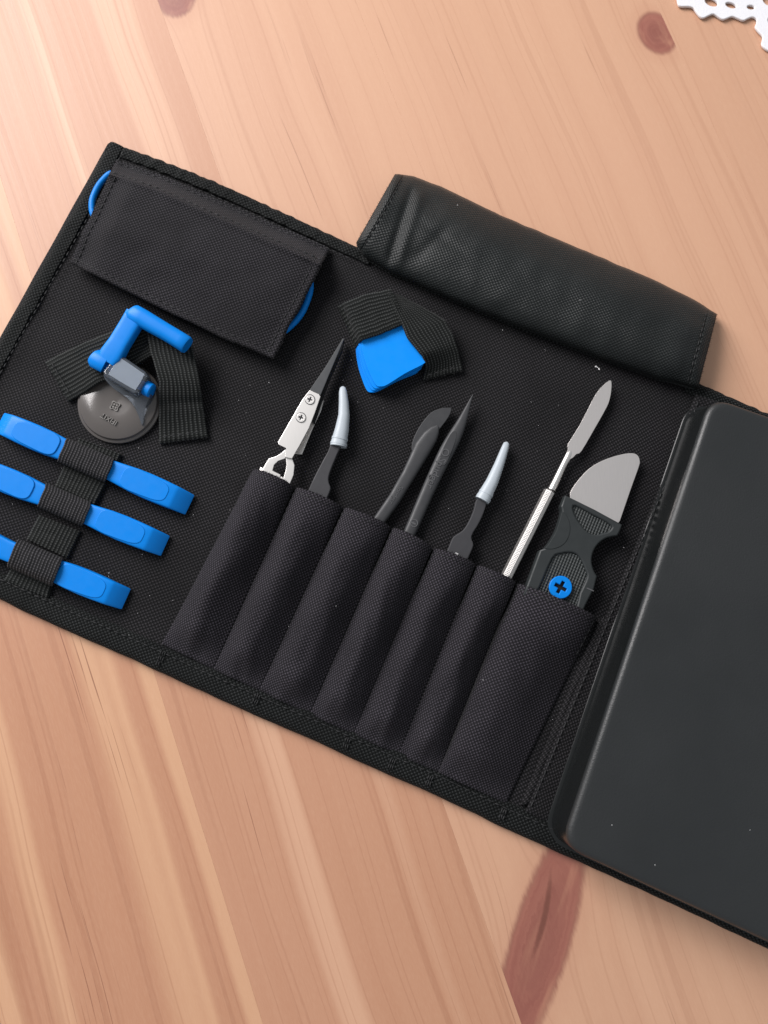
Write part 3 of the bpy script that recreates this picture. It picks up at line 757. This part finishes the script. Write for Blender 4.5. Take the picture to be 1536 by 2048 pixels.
# ------------------------------------------------------------------ spudgers
s1 = thing("spudger", "dark grey plastic spudger with a rounded flat blade end", "spudger", P(830, 930, ZB))
SZ = .0078
plate("blade", cr([(903, 817), (893, 815), (880, 817), (862, 825), (843, 847), (829, 872), (823, 896), (832, 905), (862, 880), (880, 857), (897, 834)], 3, True), SZ - .0030, SZ - .0018, M['esd'], s1, bevel=.0003)
body = [((872, 858), 8, .0012), ((867, 864), 22, .0030), ((858, 878), 30, .0042), ((845, 900), 34, .0048), ((830, 930), 30, .0048), ((815, 957), 26, .0048), ((758, 1042), 24, .0048), ((725, 1092), 24, .0044)]
body = [((876, 852), 5, .0010), ((870, 860), 21, .0026), ((860, 874), 32, .0038), ((846, 895), 36, .0046), ((832, 922), 32, .0048), ((817, 950), 28, .0048), ((790, 996), 26, .0048), ((758, 1042), 25, .0048), ((732, 1082), 25, .0044)]
loft("body", [(P(*c, SZ - h / 2), w_ * PXM * .97, h) for c, w_, h in body], M['esd'], s1, n=24, power=3.6)
sang = math.atan2((P(758, 1042) - P(832, 922)).y, (P(758, 1042) - P(832, 922)).x)
text_part("lettering", "Spudger", .0026, (792, 990), sang, SZ + .00006, M['emboss'], s1, .0001)
s2 = thing("spudger", "dark grey plastic spudger with a long pointed end", "spudger", P(880, 930, ZB))
body = [((945.5, 789.5), 1.2, .0004), ((940, 803), 6, .0014), ((931, 826), 14, .0028), ((921, 850), 22, .0042), ((910, 872), 28, .0048), ((895, 900), 31, .0050), ((875, 940), 29, .0050), ((850, 995), 27, .0050), ((821, 1062), 25.5, .0050), ((800, 1105), 25, .0046)]
loft("body", [(P(*c, SZ - h / 2), w_ * PXM * .97, h) for c, w_, h in cr([(c[0], c[1], w_, h) for c, w_, h in body], 3) for c, w_, h in [((c, w_), h, 0)]] if False else
     [(P(q[0], q[1], SZ - q[3] / 2), q[2] * PXM * .97, q[3]) for q in cr([(c[0], c[1], w_, h) for c, w_, h in body], 3)], M['esd'], s2, n=24, power=3.2)
sang2 = math.atan2((P(821, 1062) - P(895, 900)).y, (P(821, 1062) - P(895, 900)).x)
text_part("lettering", "Spudger", .0042, (872, 946), sang2, SZ + .00008, M['emboss'], s2, .00012)
plate("facet", cr([(910, 862), (901, 868), (885, 900), (878, 924), (889, 930), (899, 912), (910, 884), (913, 868)], 3, True), SZ - .0003, SZ + .0001, M['esd'], s2, bevel=.0001)
def ringmark(c, r, z, par):
    curve_prism("emblem", ell(*c, r, r, 0, 24), [ell(*c, r - 1.8, r - 1.8, 0, 24)], z - .0001, z + .00012, M['emboss'], par)
ringmark((891, 905), 7.5, SZ + .0002, s2); ringmark((828, 1046), 8, SZ, s2)
plate("emblem_bar", [(822, 1042), (832, 1047), (831, 1050), (821, 1045)], SZ - .0001, SZ + .0001, M['emboss'], s2, bevel=0)

# ------------------------------------------------------------------ straight tweezers with cap
t3 = thing("tweezers", "dark grey tweezers wearing a straight translucent tip cap", "tweezers", P(940, 1060, ZB))
Z3 = .0078
plate("body", cr([(954, 998), (972, 1004), (968, 1024), (957, 1048), (947, 1064), (943, 1076), (947, 1090), (938, 1112), (924, 1140), (884, 1124), (896, 1098), (904, 1078), (910, 1071), (926, 1060), (938, 1042), (948, 1018)], 3, True), Z3 - .0036, Z3, M['tweez'], t3, bevel=.0005)
capc = [((1014, 884), 4, .0006), ((1013, 887), 12, .0020), ((1010, 896), 15, .0032), ((998, 930), 20, .0042), ((984, 964), 25, .0050), ((969, 992), 29, .0056), ((964, 1001), 30, .0058)]
cap_ = loft("tip_cap", [(P(*c, ZB + .0038), w_ * PXM * .98, h) for c, w_, h in capc], M['cap'], t3, n=24, power=2.3)
loft("jaw", [(P(976, 980, ZB + .0036), .0034, .0022), (P(984, 962, ZB + .0038), .0034, .0022), (P(1002, 915, ZB + .0038), .0016, .0016)], M['paper'], t3, n=12, power=3)
for c, w_ in (((972, 987), 29.8), ((967, 996), 30.6)):
    q = P(*c, ZB + .0038); tt = (P(964, 1001, ZB) - P(984, 964, ZB)).normalized() * .0004
    loft("cap_ring", [(q - tt, w_ * PXM * .985, .0058), (q + tt, w_ * PXM * .985, .0058)], M['cap'], cap_, n=24, power=2.3)
text_part("lettering", "ESD", .0017, (911, 1112), sang2, Z3 + .0001, M['print'], t3, .00005)

# ------------------------------------------------------------------ metal spudger
ms = thing("metal_spudger", "slim steel spudger with ridged handle and leaf shaped blade", "metal spudger", P(1100, 980, ZB))
MZ = .0075
plate("blade", cr([(1222, 761), (1214, 764), (1203, 774), (1192, 788), (1180, 810), (1160, 849), (1136, 888), (1136, 897), (1133, 912), (1139, 918), (1146, 915), (1153, 908), (1163, 902), (1190, 856), (1213, 815), (1220, 796), (1223, 775)], 3, True),
      MZ - .0012, MZ - .0003, M['bladesteel'], ms, bevel=.00012)
loft("shank", [(P(1142, 902, MZ - .0008), .0030, .0010), (P(1136, 914, MZ - .0010), .0028, .0020), (P(1126, 932, MZ - .0014), .0027, .0026), (P(1112, 962, MZ - .0016), .0031, .0030), (P(1103, 980, MZ - .0017), .0033, .0032)], M['steel'], ms, n=16, power=2)
A_, B_ = P(1099.5, 981, MZ - .0017), P(1001, 1176, MZ - .0017); dd = (B_ - A_).normalized(); sd = dd.cross(Vector((0, 0, 1))).normalized()
bm = bmesh.new(); rings = []
for kpos, r in ((0, .0019), (.0006, .0024), ((B_ - A_).length, .0024)):
    c = A_ + dd * kpos
    rings.append([bm.verts.new(c + sd * r * math.cos(k * math.pi / 4 + .12) + Vector((0, 0, 1)) * r * math.sin(k * math.pi / 4 + .12)) for k in range(8)])
for X_, Y_ in zip(rings, rings[1:]):
    for k in range(8): bm.faces.new((X_[k], X_[(k + 1) % 8], Y_[(k + 1) % 8], Y_[k]))
bm.faces.new(rings[0]); bm.faces.new(rings[-1][::-1])
es = [e for e in bm.edges if abs((e.verts[0].co - e.verts[1].co).normalized().dot(dd)) > .98]
bmesh.ops.bevel(bm, geom=es, offset=.00022, segments=2, affect='EDGES')
from_bm("handle", bm, M['steel'], ms, 20)
bm = bmesh.new(); LH = (B_ - A_).length; nr = int(LH / .00066)
for k in range(2, nr):
    c = A_ + dd * (k * .00066)
    for face in (0, 1, 2, 3):
        a0, a1 = face * math.pi / 4 + .12, (face + 1) * math.pi / 4 + .12
        p0 = c + (sd * math.cos(a0) + Vector((0, 0, 1)) * math.sin(a0)) * .00241; p1 = c + (sd * math.cos(a1) + Vector((0, 0, 1)) * math.sin(a1)) * .00241
        q0, q1 = p0.lerp(p1, .16), p0.lerp(p1, .84); nn = ((p0 + p1) / 2 - c).normalized() * .00009
        v = [bm.verts.new(x) for x in (q0 - dd * .00018, q0 + dd * .00018, q1 + dd * .00018, q1 - dd * .00018)]
        m0, m1 = bm.verts.new(q0 + nn), bm.verts.new(q1 + nn)
        bm.faces.new((v[0], m0, m1, v[3])); bm.faces.new((v[1], v[2], m1, m0))
o = from_bm("ridges", bm, M['bladesteel'], ms, 20); o['kind'] = 'stuff'

# ------------------------------------------------------------------ pry knife
kn = thing("pry_knife", "black handled prying knife with rounded steel blade and blue screw", "pry knife", P(1160, 1090, ZB))
KZ = .0095
plate("blade", cr([(1140, 985), (1151, 967), (1177, 938), (1205, 921), (1237, 910), (1262, 906), (1275, 910), (1280, 922), (1277, 936), (1262, 978), (1240, 1042)], 4) + [(1235, 1048), (1140, 1002)], KZ - .0030, KZ - .0022, M['bladesteel'], kn, bevel=.00025)
hout = [(1131, 990), (1190, 1019), (1245, 1049), (1240, 1064), (1235, 1072)] + cr([(1226, 1073), (1212, 1077), (1198, 1087), (1188, 1102), (1184, 1121), (1188, 1140), (1195, 1152)], 4) + \
       [(1189, 1177), (1172, 1210), (1160, 1238), (1046, 1190), (1054, 1170), (1080, 1100), (1090, 1096)] + cr([(1100, 1083), (1112, 1062), (1119, 1043), (1124, 1024), (1122, 1012)], 4)
rec1 = cr([(1151, 1011), (1185, 1029), (1222, 1050), (1218, 1062), (1206, 1066), (1193, 1069), (1176, 1064), (1156, 1040), (1147, 1020)], 3, True)
rec2 = cr([(1105, 1117), (1122, 1107), (1144, 1105), (1159, 1114), (1171, 1140), (1174, 1155), (1160, 1186), (1143, 1224), (1066, 1194), (1078, 1178)], 3, True)
kh = curve_prism("handle", hout, [rec1, rec2], ZB + .0006, KZ, M['handle'], kn, bevel=.0007)
for r_ in (rec1, rec2):
    q = r_
    cx_ = sum(p[0] for p in q) / len(q); cy_ = sum(p[1] for p in q) / len(q)
    plate("grip_panel", [(cx_ + (x - cx_) * 1.06, cy_ + (y - cy_) * 1.06) for x, y in q], KZ - .0035, KZ - .0009, M['hatch'], kh, bevel=0)
sc_o = cr([(1124, 1022), (1132, 1028), (1139, 1045), (1140, 1062), (1134, 1080), (1122, 1092), (1104, 1098), (1090, 1097)], 4)
plate("thumb_scoop", sc_o + cr([(1097, 1088), (1110, 1068), (1118, 1046)], 3), KZ - .003, KZ + .00025, M['handle'], kh, bevel=.00022)
c = (1121.5, 1174.5); cross = []
for k in range(4):
    th = k * math.pi / 2 + .5
    for rr, da in ((13.5, -.27), (13.5, .27), (5.2, .785)):
        cross.append((c[0] + rr * math.cos(th + da), c[1] + rr * math.sin(th + da)))
sc = curve_prism("screw", ell(*c, 23, 23, 0, 40), [cross], KZ - .0005, KZ + .0009, M['blue'], kn, bevel=.0003)
plate("recess_shade_disc", ell(*c, 17, 17, 0, 28), KZ - .002, KZ - .0006, M['shadeblack'], sc, bevel=0)  # near-black disc in place of the shade down the slot
plate("mark", [(1174, 1175), (1188, 1181), (1187, 1183), (1173, 1177)], KZ - .0002, KZ + .00015, M['emboss'], kh, bevel=0)

# ------------------------------------------------------------------ plastic case
case = thing("plastic_case", "black leather grained plastic case lid lying on the right end of the roll", "case", P(1400, 1300, ZB))
HC = .0225
c0 = P(1425, 792, HC); c1 = P(1124, 1692, HC)                        # upper left and lower left corners, top face edge
ub = (P(1540, 1884, HC) - P(1150, 1702, HC)).normalized(); ut = (P(1540, 826, HC) - P(1440, 797, HC)).normalized()
ut = (ut + ub).normalized(); vl = (c1 - c0); WC = .150
def case_ring(inset, z, rad):
    v = vl.normalized()
    cs = [c0 + ut * inset + v * inset, c0 + ut * (WC - inset) + v * inset, c1 + ub * (WC - inset) - v * inset, c1 + ub * inset - v * inset]
    out = []
    for i, cpt in enumerate(cs):
        pv, nx = cs[i - 1], cs[(i + 1) % 4]
        a_ = (pv - cpt).normalized(); b_ = (nx - cpt).normalized()
        p0, p2 = cpt + a_ * rad, cpt + b_ * rad
        for k in range(9):
            t = k / 8; q = p0.lerp(cpt, t).lerp(cpt.lerp(p2, t), t); out.append(Vector((q.x, q.y, z)))
    return out
prof = [(-.0016, ZB + .0006, .009), (-.0015, ZB + .0022, .009), (-.0008, .0100, .009), (-.0002, HC - .0022, .0085), (.0001, HC - .0012, .0082), (.0007, HC - .0005, .0078), (.0015, HC - .0001, .0072), (.0024, HC, .0066), (.0040, HC, .0060), (.0060, HC, .0055)]
bm = bmesh.new(); rg = [[bm.verts.new(v) for v in case_ring(*p)] for p in prof]; n = len(rg[0])
for A_, B_ in zip(rg, rg[1:]):
    for k in range(n): bm.faces.new((A_[k], A_[(k + 1) % n], B_[(k + 1) % n], B_[k]))
bm.faces.new(rg[-1]); bm.faces.new(rg[0][::-1])
for fi, f in enumerate(bm.faces):
    if fi < 3 * n: f.material_index = 1                              # smooth wall, grained top; the wall's colour is also darkened as shade
lid = from_bm("lid", bm, M['case'], case, 60); lid.data.materials.append(M['casewall'])
bm = bmesh.new(); rg = [[bm.verts.new(v) for v in case_ring(*p)] for p in ((-.0030, ZB + .0004, .010), (-.0030, ZB + .0014, .010), (-.0026, ZB + .0017, .010), (-.0014, ZB + .0017, .010))]
for A_, B_ in zip(rg, rg[1:]):
    for k in range(n): bm.faces.new((A_[k], A_[(k + 1) % n], B_[(k + 1) % n], B_[k]))
from_bm("rim", bm, M['casewall'], case, 50)

# frayed threads along cut edges
def fray(lines, n, length, mat, parent):
    bm = bmesh.new()
    for fn in lines:
        for k in range(n):
            t = (k + random.random()) / n
            p = Vector(fn(t)); q = Vector(fn(min(1, t + .01))) if t < .98 else Vector(fn(t - .01))
            tn = (q - p).normalized(); sd_ = Vector((-tn.y, tn.x, 0)) * random.choice((-1, 1))
            d_ = (sd_ + tn * random.uniform(-1.2, 1.2) + Vector((0, 0, random.uniform(-.1, .8)))).normalized() * length * random.uniform(.4, 1.2)
            mid = p + d_ * .5 + Vector((0, 0, random.uniform(-.0001, .0002))); e_ = p + d_ + tn * random.uniform(-.0003, .0003)
            wv = d_.cross(Vector((0, 0, 1))).normalized() * .00007
            v = [bm.verts.new(x) for x in (p - wv, p + wv, mid + wv, mid - wv, e_, p + Vector((0, 0, .0001)), mid + Vector((0, 0, .0001)))]
            for f in ((0, 5, 6, 3), (5, 1, 2, 6), (3, 6, 4), (6, 2, 4), (0, 3, 2, 1), (3, 4, 2)): bm.faces.new([v[i] for i in f])
    o = from_bm("frayed_threads", bm, mat, parent, 80); o['kind'] = 'stuff'
fray([lambda t: fflap(t, 1.0), lambda t: fflap(0, t), lambda t: fflap(1, t), lambda t: fflap(t, .0)], 170, .0010, M['flap'], roll)
fray([(lambda t, i=i: PKT[i](t, 0.0)) for i in range(7)], 55, .0008, M['pocket'], roll)
def pxl(pts, z): return lambda t: tuple(P(*poly_at(pts, t), z))
fray([pxl([(90, 724), (136, 803)], ZB + .0017), pxl([(318, 887), (415, 874)], ZB + .0015), pxl([(675, 612), (712, 697)], ZB + .0016), pxl([(846, 760), (926, 741)], ZB + .0017),
      pxl([(676, 610), (782, 578)], ZB + .006), pxl([(780, 584), (892, 640)], ZB + .006)], 40, .0010, M['thread'], roll)
fray([lambda t: froll(0, t), lambda t: froll(1, t)], 70, .0008, M['thread'], roll)

# ------------------------------------------------------------------ lint and dust on the cloth
bm = bmesh.new()
def speck(px, py, z, r):
    p = P(px, py, z)
    bmesh.ops.create_icosphere(bm, subdivisions=1, radius=r, matrix=Matrix.Translation(p) @ Matrix.Rotation(random.random() * 6, 4, 'Z') @ Matrix.Diagonal((random.uniform(.6, 1.8), 1, .6, 1)))
for x, y in ((1195, 735), (1192, 733), (1198, 738)): speck(x, y, ZB + .0008, .00035)
for (x, y, z) in ((1035, 1362, .008), (966, 1360, .010), (672, 1212, .0105), (786, 1125, .0105), (1168, 1440, .0045), (1215, 1365, .0045), (1500, 1660, HC), (1224, 1650, HC), (1310, 1730, HC), (1165, 1030, .0045),
                  (460, 1020, .0045), (505, 680, .0045), (520, 560, .0045), (1090, 700, .0045), (500, 770, .0045), (538, 765, .0045), (25, 1008, .0045), (218, 1146, .0045), (915, 410, .0155), (1005, 660, .013), (1160, 600, .017)):
    speck(x, y, z, random.uniform(.00010, .00017))
for k in range(120):
    s, t = random.random(), random.random()
    x, y = lerp(lerp((230, 330), (1380, 800), s), lerp((0, 1160), (1060, 1620), s), t)
    speck(x, y, .0042, random.uniform(.00006, .00012))
lint = from_bm("lint", bm, M['lint'], None)
tag(lint, "tiny white specks of lint scattered over the black canvas", "lint", kind="stuff")
